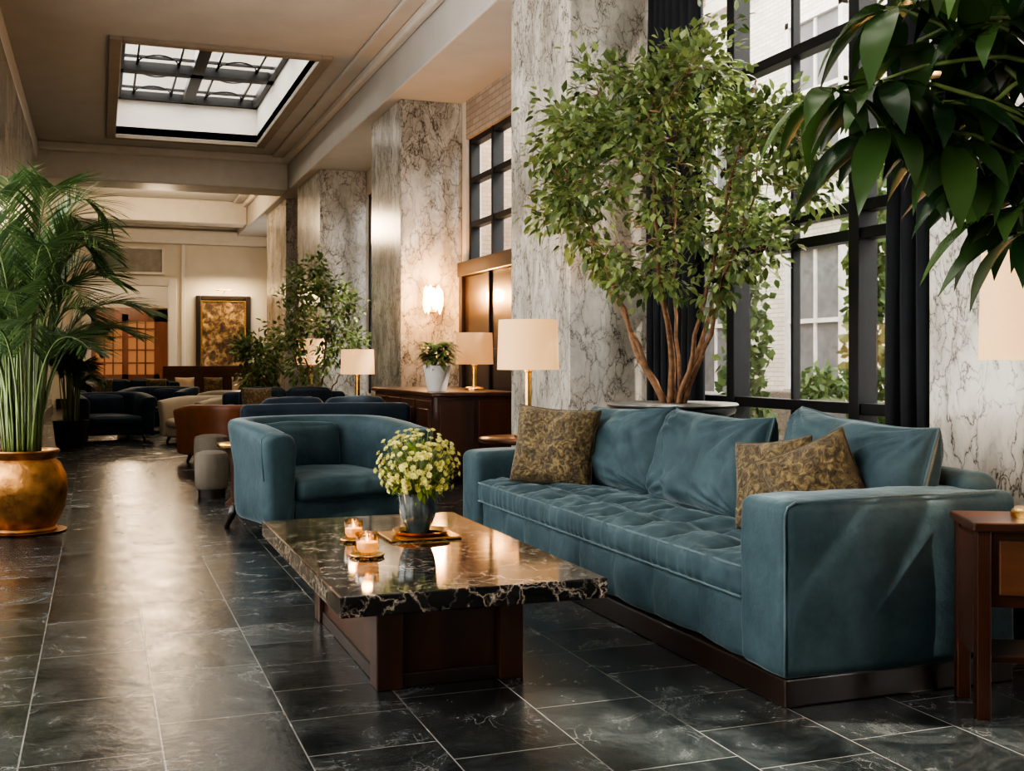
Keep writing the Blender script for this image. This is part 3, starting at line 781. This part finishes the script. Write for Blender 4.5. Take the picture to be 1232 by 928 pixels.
lamp('table_lamp', 2.92, 7.60, .601, .225, 1.09, 1.45, 38)
lamp('table_lamp', 2.85, 13.0, .581, .20, 1.0, 1.29, 34)
lamp('table_lamp', 3.08, 17.4, .601, .22, 1.1, 1.5, 34)
lamp('table_lamp', 3.57, 10.80, .861, .19, 1.12, 1.44, 30, SHADE2)

tc_ = (2.64, 2.86); th = math.radians(-28)
g = grp('end_table', (tc_[0], tc_[1], 0), th)
w_, d_, h_ = .58, .29, .635
box('top', -.015, w_+.015, -.015, d_+.0, h_-.03, h_, WOOD, g, .006)
box('drawer_case', .012, w_-.012, .012, d_-.012, .36, h_-.03, WOOD, g, .003)
boxes('legs', [(a, a+.045, b, b+.045, 0, h_-.03) for a in (0, w_-.045) for b in (0, d_-.045)], WOOD, g, .004)
box('drawer_front', .07, w_-.07, .002, .014, .40, h_-.06, WOODH, g, .004)
box('side_panel', .0, .014, .05, d_-.05, .2, h_-.05, WOOD, g, .002)
box('lower_shelf', .02, w_-.02, .02, d_-.02, .18, .20, WOOD, g, .004)
lamp('table_lamp', 2.92, 2.865, .636, .20, 1.155, 1.51, 20)

g = grp('sideboard_cabinet', (3.3, 11.2, 0), world=True)
box('carcass', 2.92, 3.75, 10.05, 12.4, .06, .82, WOOD, g, .005)
box('top', 2.89, 3.78, 10.0, 12.45, .82, .86, WOOD, g, .008)
box('base', 2.94, 3.73, 10.1, 12.35, 0, .06, DARKW, g)
boxes('doors', [(2.905, 2.92, 10.1+i*.58, 10.1+i*.58+.52, .12, .78) for i in range(4)]+[(2.98, 3.32, 10.035, 10.05, .12, .78), (3.36, 3.7, 10.035, 10.05, .12, .78)], WOOD, g, .006)
boxes('door_panels', [(2.898, 2.91, 10.17+i*.58, 10.1+i*.58+.45, .2, .7) for i in range(4)], WOOD, g, .006)
tubes('knobs', [([(2.905, 10.14+i*.58+.4*(i % 2), .5), (2.88, 10.14+i*.58+.4*(i % 2), .5)], .012) for i in range(4)], BRASS, g)

g = grp('wall_sconce', (3.88, 13.46, 1.92))
box('backplate', -.06, .06, -.005, .03, -.16, .16, BRASS, g, .004)
for i in range(9):
    a = 2*PI*i/9
    lathe('crystal_drop', [(.005, -.14), (.028, -.08), (.034, 0), (.026, .10), (.006, .13)], GLOW, g, c=(.10*math.cos(a), -.09+.05*math.sin(a), .05*math.sin(a*2)), seg=8)
tubes('arm', [([(0, .0, -.08), (-.06, -.05, -.13)], .008), ([(0, 0, -.08), (.06, -.05, -.13)], .008)], BRASS, g)
l = D.lights.new('sconce_light', 'POINT'); l.energy = 65; l.color = (1, .52, .20); l.shadow_soft_size = .08
o = D.objects.new('sconce_light', l); COL.objects.link(o); o.parent = g; o.location = (0, -.30, .05)

g = grp('framed_painting', (3.03, 29.9, 0), world=True)
def art():
    m, nt, b, L = base('oil_canvas')
    tc = node(nt, 'ShaderNodeTexCoord')
    n = node(nt, 'ShaderNodeTexNoise', {'Scale': 4.5, 'Detail': 9, 'Roughness': .75, 'Distortion': .4}); L(tc.outputs['Object'], n.inputs['Vector'])
    r = ramp(nt, [(.34, (.010, .006, .004, 1)), (.48, (.07, .038, .016, 1)), (.58, (.28, .18, .08, 1)), (.72, (.62, .46, .25, 1))]); L(n.outputs[0], r.inputs[0]); L(r.outputs[0], b.inputs['Base Color'])
    b.inputs['Roughness'].default_value = .5
    return m
box('canvas', 2.42, 3.64, 29.93, 29.96, .95, 2.75, art(), g)
boxes('frame', [(2.34, 2.46, 29.88, 29.98, .85, 2.85), (3.60, 3.72, 29.88, 29.98, .85, 2.85), (2.46, 3.60, 29.88, 29.98, .85, .97), (2.46, 3.60, 29.88, 29.98, 2.73, 2.85)], DARKW, g, .02)
boxes('gilt_slip', [(2.46, 2.50, 29.90, 29.95, .97, 2.73), (3.56, 3.60, 29.90, 29.95, .97, 2.73), (2.50, 3.56, 29.90, 29.95, .97, 1.01), (2.50, 3.56, 29.90, 29.95, 2.69, 2.73)], BRASS, g)
l = D.lights.new('picture_light', 'AREA'); l.energy = 34; l.color = (1, .75, .45); l.size = 1.2; l.shape = 'RECTANGLE'; l.size_y = .1
o = D.objects.new('picture_light', l); COL.objects.link(o); o.parent = g; o.matrix_parent_inverse = GM[g.name][0].inverted(); o.location = (3.03, 29.4, 3.1); o.rotation_euler = (math.radians(25), 0, 0)
tubes('picture_lamp_bar', [([(2.8, 29.55, 2.98), (3.26, 29.55, 2.98)], .015), ([(3.03, 29.55, 2.98), (3.03, 29.97, 2.9)], .01)], BRASS, g)

# ------------------------------------------------------------------ PLANTS
def ficus(name, base_, zpot, cen, rad, ncl, nleaf, ll, pot, stems=6, crad=.17, leafm=LEAF1, sr=.028, seed=1, xmax=None, nsec=46):
    random.seed(seed)
    g = grp(name, base_)
    cen = Vector(cen); B0 = Vector((0, 0, zpot))
    S = []; nodes = []
    for i in range(stems):
        a = 2*PI*i/stems+random.uniform(-.35, .35)
        st = B0+Vector((.035*math.cos(a), .035*math.sin(a), -.05))
        rr = random.uniform(.5, .85)
        tgt = cen+Vector((rad[0]*rr*math.cos(a), rad[1]*rr*math.sin(a), rad[2]*random.uniform(-.45, .4)))
        mid = lerp(st, tgt, .42)+Vector((.02*rad[0]*math.cos(a), .02*rad[1]*math.sin(a), random.uniform(-.14, .04)))
        pts = []; wob = Vector((0, 0, 0))
        for k in range(15):
            t = k/14
            wob = wob*.7+rv()*.026
            p = (1-t)**2*st+2*t*(1-t)*mid+t*t*tgt+(wob if k else Vector())
            pts.append(p)
            if k > 4: nodes.append(p)
        r0 = sr*random.uniform(.75, 1.25)
        S.append((pts, [r0*(1.25-.95*(k/14)**.7) for k in range(15)]))
    S.append(([B0+Vector((0, 0, -.05)), B0+Vector((0, 0, .03)), B0+Vector((0, 0, .10)), B0+Vector((0, 0, .16))], [sr*3.2, sr*2.5, sr*1.6, sr*.6]))
    sec = []
    for i in range(nsec):
        v = rv().normalized()*random.uniform(.5, .85)
        p = cen+Vector((v.x*rad[0], v.y*rad[1], v.z*rad[2]*.95))
        q = min(nodes, key=lambda n: (n-p).length+max(0, n.z-p.z)*1.5)
        S.append((path(q, p, 6, -.03, .025), [lerp(sr*.36, sr*.14, k/6) for k in range(7)]))
        sec += path(q, p, 3)[1:]
    Lf = []
    for i in range(ncl):
        v = rv().normalized()
        v *= random.uniform(.30, 1.0)**.5
        if v.z < -.25 and v.length < .78 and random.random() < .85: continue
        f = 1+.30*noise.noise(v*2.2+Vector((seed, 0, 0)))
        p = cen+Vector((v.x*rad[0]*f, v.y*rad[1]*f, v.z*rad[2]*f))
        if xmax is not None: p.x = min(p.x, xmax-.05)
        q = min(sec, key=lambda n: (n-p).length)
        pp = path(q, p, 4, .01, .02)
        S.append((pp, [lerp(sr*.13, sr*.05, k/4) for k in range(5)]))
        d0 = (p-q).normalized() if (p-q).length > 0 else Vector((0, 0, 1))
        for k in range(nleaf):
            t = random.random()
            o_ = rv()*crad*random.uniform(.3, 1)
            pos = lerp(pp[2], p, t)+o_
            d = (o_.normalized()*.9+d0*.5+rv()*.5+Vector((0, 0, -.15)))
            if xmax is not None and pos.x > xmax: pos.x = xmax-random.uniform(0, .1); d.x = -abs(d.x)
            nn = Vector((0, 0, 1))+rv()*.8
            Lf.append((pos, d, nn, ll*random.uniform(.65, 1.15), ll*.55*random.uniform(.8, 1.1), .35))
    tubes('branches', S, BARK, g, 7)
    leaves('leaves', Lf, leafm, g, segs=3, prof=[.1, .95, .75, 0])
    if pot: pot(g)
    return g
def bigpot(g):
    lathe('planter', [(.20, 0), (.22, .02), (.24, .3), (.30, .62), (.34, .78), (.41, .81), (.42, .835), (.41, .855), (.36, .855), (.34, .82), (.33, .80), (.01, .80)], BLACKP, g)
    lathe('rim_stone', [(.34, .854), (.425, .854), (.435, .865), (.425, .876), (.34, .876)], STONE, g)
    lathe('soil', [(.01, .795), (.345, .80), (.2, .83), (.01, .85)], SOIL, g, seg=24)
ficus('potted_ficus_tree', (3.57, 6.62, 0), .84, (-.16, -.22, 2.37), (.86, 1.42, .89), 400, 23, .076, bigpot, stems=8, seed=5, sr=.020, xmax=.55, crad=.15, nsec=64)
def pot2(g):
    lathe('planter', [(.2, 0), (.22, .02), (.27, .4), (.29, .45), (.25, .45), (.24, .4), (.01, .4)], STONE, g)
ficus('potted_ficus_tree', (2.95, 16.2, 0), .4, (0, 0, 1.75), (.66, .66, .95), 120, 19, .10, pot2, stems=5, sr=.018, crad=.2, seed=8)
ficus('potted_ficus_tree', (2.6, 20.0, 0), .4, (0, 0, 1.15), (.5, .5, .5), 80, 17, .11, pot2, stems=5, sr=.015, crad=.18, seed=9)

def palm(name, base_, z0, ztop, spread, nf, potf, seed, ll=.30, xmin=None, lw=.015):
    random.seed(seed)
    g = grp(name, base_)
    S, Lf = [], []
    for i in range(nf):
        a = 2*PI*i/nf*2.4+random.uniform(-.3, .3)
        h = random.uniform(.45, 1.0)
        out = spread*random.uniform(.5, 1.0)*(1.15-.3*h)
        st = Vector((.08*math.cos(a), .08*math.sin(a), z0))
        apex = Vector((out*.22*math.cos(a), out*.22*math.sin(a), z0+(ztop-z0)*h*1.1))
        end = Vector((out*math.cos(a), out*math.sin(a), z0+(ztop-z0)*h*random.uniform(.70, .98)))
        if xmin is not None:
            for q in (apex, end):
                q.x = max(q.x, xmin)
        pts = []
        for k in range(19):
            t = k/18; pts.append((1-t)**2*st+2*t*(1-t)*apex+t*t*end)
        S.append((pts, [lerp(.010, .0025, k/18) for k in range(19)]))
        for k in range(44):
            t = .40+.60*k/43
            j = t*18; i0 = min(int(j), 17)
            p = lerp(pts[i0], pts[i0+1], j-i0); tan = (pts[i0+1]-pts[i0]).normalized()
            sd = tan.cross(Vector((0, 0, 1)))
            if sd.length < .1: sd = Vector((math.sin(a), -math.cos(a), 0))
            sd.normalize()
            ln = ll*(.5+.6*math.sin(PI*min(1, (t-.36)/.68)))*random.uniform(.85, 1.1)
            for s_ in (1, -1):
                d = sd*s_*.85+tan*.85+Vector((0, 0, .25))+rv()*.16
                Lf.append((p, d, Vector((0, 0, 1))+sd*s_*.5, ln, lw, .38))
    for i in range(int(nf*.8)):
        a = random.uniform(0, 2*PI); r = random.uniform(.02, .13)
        S.append((path((r*math.cos(a), r*math.sin(a), z0-.05), (r*1.7*math.cos(a), r*1.7*math.sin(a), z0+(ztop-z0)*.45), 4, 0, .01), .007))
    tubes('stems', S, STEMG, g, 5)
    ob = leaves('fronds', Lf, LEAFP, g, segs=3, prof=[.5, 1, .8, 0])
    if xmin is not None:
        for v in ob.data.vertices: v.co.x = max(v.co.x, xmin+.03*noise.noise(v.co*3))
    potf(g)
def copperpot(g):
    lathe('bronze_pot', [(.01, 0), (.19, 0), (.205, .02), (.19, .035), (.205, .06), (.252, .16), (.270, .28), (.262, .38), (.225, .46), (.19, .495), (.205, .52), (.225, .545), (.215, .555), (.19, .545), (.175, .50), (.01, .48)], COPPER, g, seg=72,
          ripple=lambda a, z: .008*math.sin(a*5+z*14)*math.sin(z*20+a))
    lathe('saucer', [(.01, 0), (.25, 0), (.265, .012), (.25, .016), (.2, .010)], COPPER, g, seg=40)
    lathe('soil', [(.19, .49), (.1, .52), (.01, .53)], SOIL, g, seg=24)
palm('potted_palm', (-.47, 8.25, 0), .50, 2.62, .86, 36, copperpot, 3, xmin=-.72, ll=.33, lw=.013)
def blackpot(g):
    lathe('black_pot', [(.01, 0), (.17, 0), (.19, .03), (.22, .32), (.23, .36), (.2, .36), (.19, .32), (.01, .31)], BLACKP, g)
palm('potted_palm', (-.36, 16.2, 0), .31, 1.75, .55, 20, blackpot, 4, ll=.24, xmin=-.58, lw=.02)

g = grp('potted_fern', (3.07, 10.45, .861))
lathe('white_pot', [(.01, 0), (.085, 0), (.095, .02), (.13, .22), (.135, .25), (.12, .25), (.11, .22), (.01, .21)], CERAM, g)
Lf = []
for i in range(230):
    a = random.uniform(0, 2*PI); e = random.uniform(.1, 1.6)
    d = Vector((math.cos(a), math.sin(a), e)); r = random.uniform(.0, .12)
    Lf.append((Vector((r*math.cos(a), r*math.sin(a), .27+random.uniform(-.02, .18))), d, (0, 0, 1), random.uniform(.11, .18), .045, 1.3))
leaves('leaves', Lf, LEAF1, g, segs=4, prof=[.2, 1, .95, .6, 0])

random.seed(21)
g = grp('potted_umbrella_tree', (2.62, 2.12, 0), world=True)
lathe('planter', [(.01, 0), (.17, 0), (.19, .03), (.23, .42), (.24, .46), (.21, .46), (.2, .42), (.01, .41)], BLACKP, g, c=(2.62, 2.12, 0))
root = Vector((2.62, 2.12, .4)); crown = Vector((2.52, 2.22, 2.0))
S = [(path(root, crown, 8, 0, .015), [.022]*9), (path(root+Vector((.04, .03, 0)), (2.66, 2.3, 2.25), 8, 0, .015), [.018]*9)]
wh = [(1.96, 2.47, 1.90), (2.05, 2.52, 2.12), (2.10, 2.40, 1.84), (2.24, 2.36, 2.05), (2.16, 2.58, 2.05), (2.30, 2.44, 1.85), (2.34, 2.30, 1.74), (2.42, 2.40, 2.0), (2.24, 2.50, 2.26), (2.44, 2.5, 1.86),
      (2.50, 2.55, 2.2), (2.55, 2.4, 1.8), (2.4, 2.2, 2.2), (2.6, 2.6, 2.0), (2.36, 2.62, 1.98), (2.45, 2.34, 1.62), (2.14, 2.28, 2.18),
      (2.15, 2.41, 1.74), (1.99, 2.47, 1.78), (2.30, 2.34, 1.56), (2.26, 2.42, 1.64), (2.36, 2.42, 1.70), (2.2, 2.5, 1.9), (2.33, 2.52, 2.1), (1.85, 2.52, 1.88), (2.36, 2.36, 1.50)]
Lf = []
for w in wh:
    w = Vector(w)
    t = random.uniform(.62, 1); q = lerp(root, crown, t)
    S.append((path(q, w, 6, .10, .008), [lerp(.009, .005, k/6) for k in range(7)]))
    m = random.randint(6, 9); a0 = random.uniform(0, 6)
    for k in range(m):
        a = a0+2*PI*k/m
        d = Vector((math.cos(a), math.sin(a), random.uniform(-.45, .10)))
        p1 = w+d.normalized()*.035
        ln = random.uniform(.20, .34)
        Lf.append((p1, d, Vector((0, 0, 1))+rv()*.55, ln, ln*.29, random.uniform(.9, 1.9)))
        S.append(([w, p1], .003))
tubes('stems', S, STEMG, g, 6)
leaves('leaves', Lf, LEAF2, g, segs=7, prof=[.15, .65, .95, 1.0, .92, .68, .32, 0], fold=.22)

# ------------------------------------------------------------------ LIGHTS
def area(name, loc, rot, sx, sy, e, c=(1, 1, 1)):
    l = D.lights.new(name, 'AREA'); l.shape = 'RECTANGLE'; l.size = sx; l.size_y = sy; l.energy = e; l.color = c
    o = D.objects.new(name, l); COL.objects.link(o); o.location = loc; o.rotation_euler = rot
area('added_left_fill', (-1.75, 2.5, 2.4), (0, math.radians(-90), 0), 3.8, 3.4, 85, (1, .93, .84))  # fill light added outside the made-up left window, brightens the sofa front
area('added_left_fill', (-1.75, 7.8, 2.4), (0, math.radians(-90), 0), 3.8, 5.0, 20, (1, .93, .84))  # weaker added fill behind the other made-up left window
area('added_skylight_fill', (1.42, 5.6, 6.1), (0, 0, 0), 3, 6.5, 165, (1, .94, .85))  # fill light for the unseen skylight added above sofa and table
area('added_skylight_fill', (1.42, 17.2, 6.3), (0, 0, 0), 4, 8, 450, (1, .94, .86))
for (x, y, z, e) in ((1.2, 25, 4.2, 230), (.8, 33.5, 3.3, 150)):  # no fixtures here; point lights added to brighten far walls and back room
    l = D.lights.new('warm_fill_light', 'POINT'); l.energy = e; l.color = (1, .74, .48); l.shadow_soft_size = .3
    o = D.objects.new('warm_fill_light', l); COL.objects.link(o); o.location = (x, y, z)
l = D.lights.new('sun', 'SUN'); l.energy = 14; l.angle = math.radians(2.5); l.color = (1, .92, .80)
o = D.objects.new('sun', l); COL.objects.link(o)
dv = Vector((-.58, .22, -.78)); o.rotation_euler = dv.to_track_quat('-Z', 'Y').to_euler(); o.location = (8, 0, 12)
w = D.worlds.new('sky'); bpy.context.scene.world = w; w.use_nodes = True
bg = w.node_tree.nodes['Background']; bg.inputs[0].default_value = (1, .98, .95, 1); bg.inputs[1].default_value = 8.5

# ------------------------------------------------------------------ CAMERA
cam = D.cameras.new('camera'); co = D.objects.new('camera', cam); COL.objects.link(co)
co.location = (0, 0, 1.15); co.rotation_euler = (math.radians(90), 0, math.radians(-20.2))
cam.lens = 36*1350/1232; cam.sensor_width = 36; cam.shift_y = -29/1232; cam.clip_end = 200
bpy.context.scene.camera = co
try:
    bpy.context.scene.view_settings.look = 'AgX - High Contrast'
except Exception as e:
    print(e)
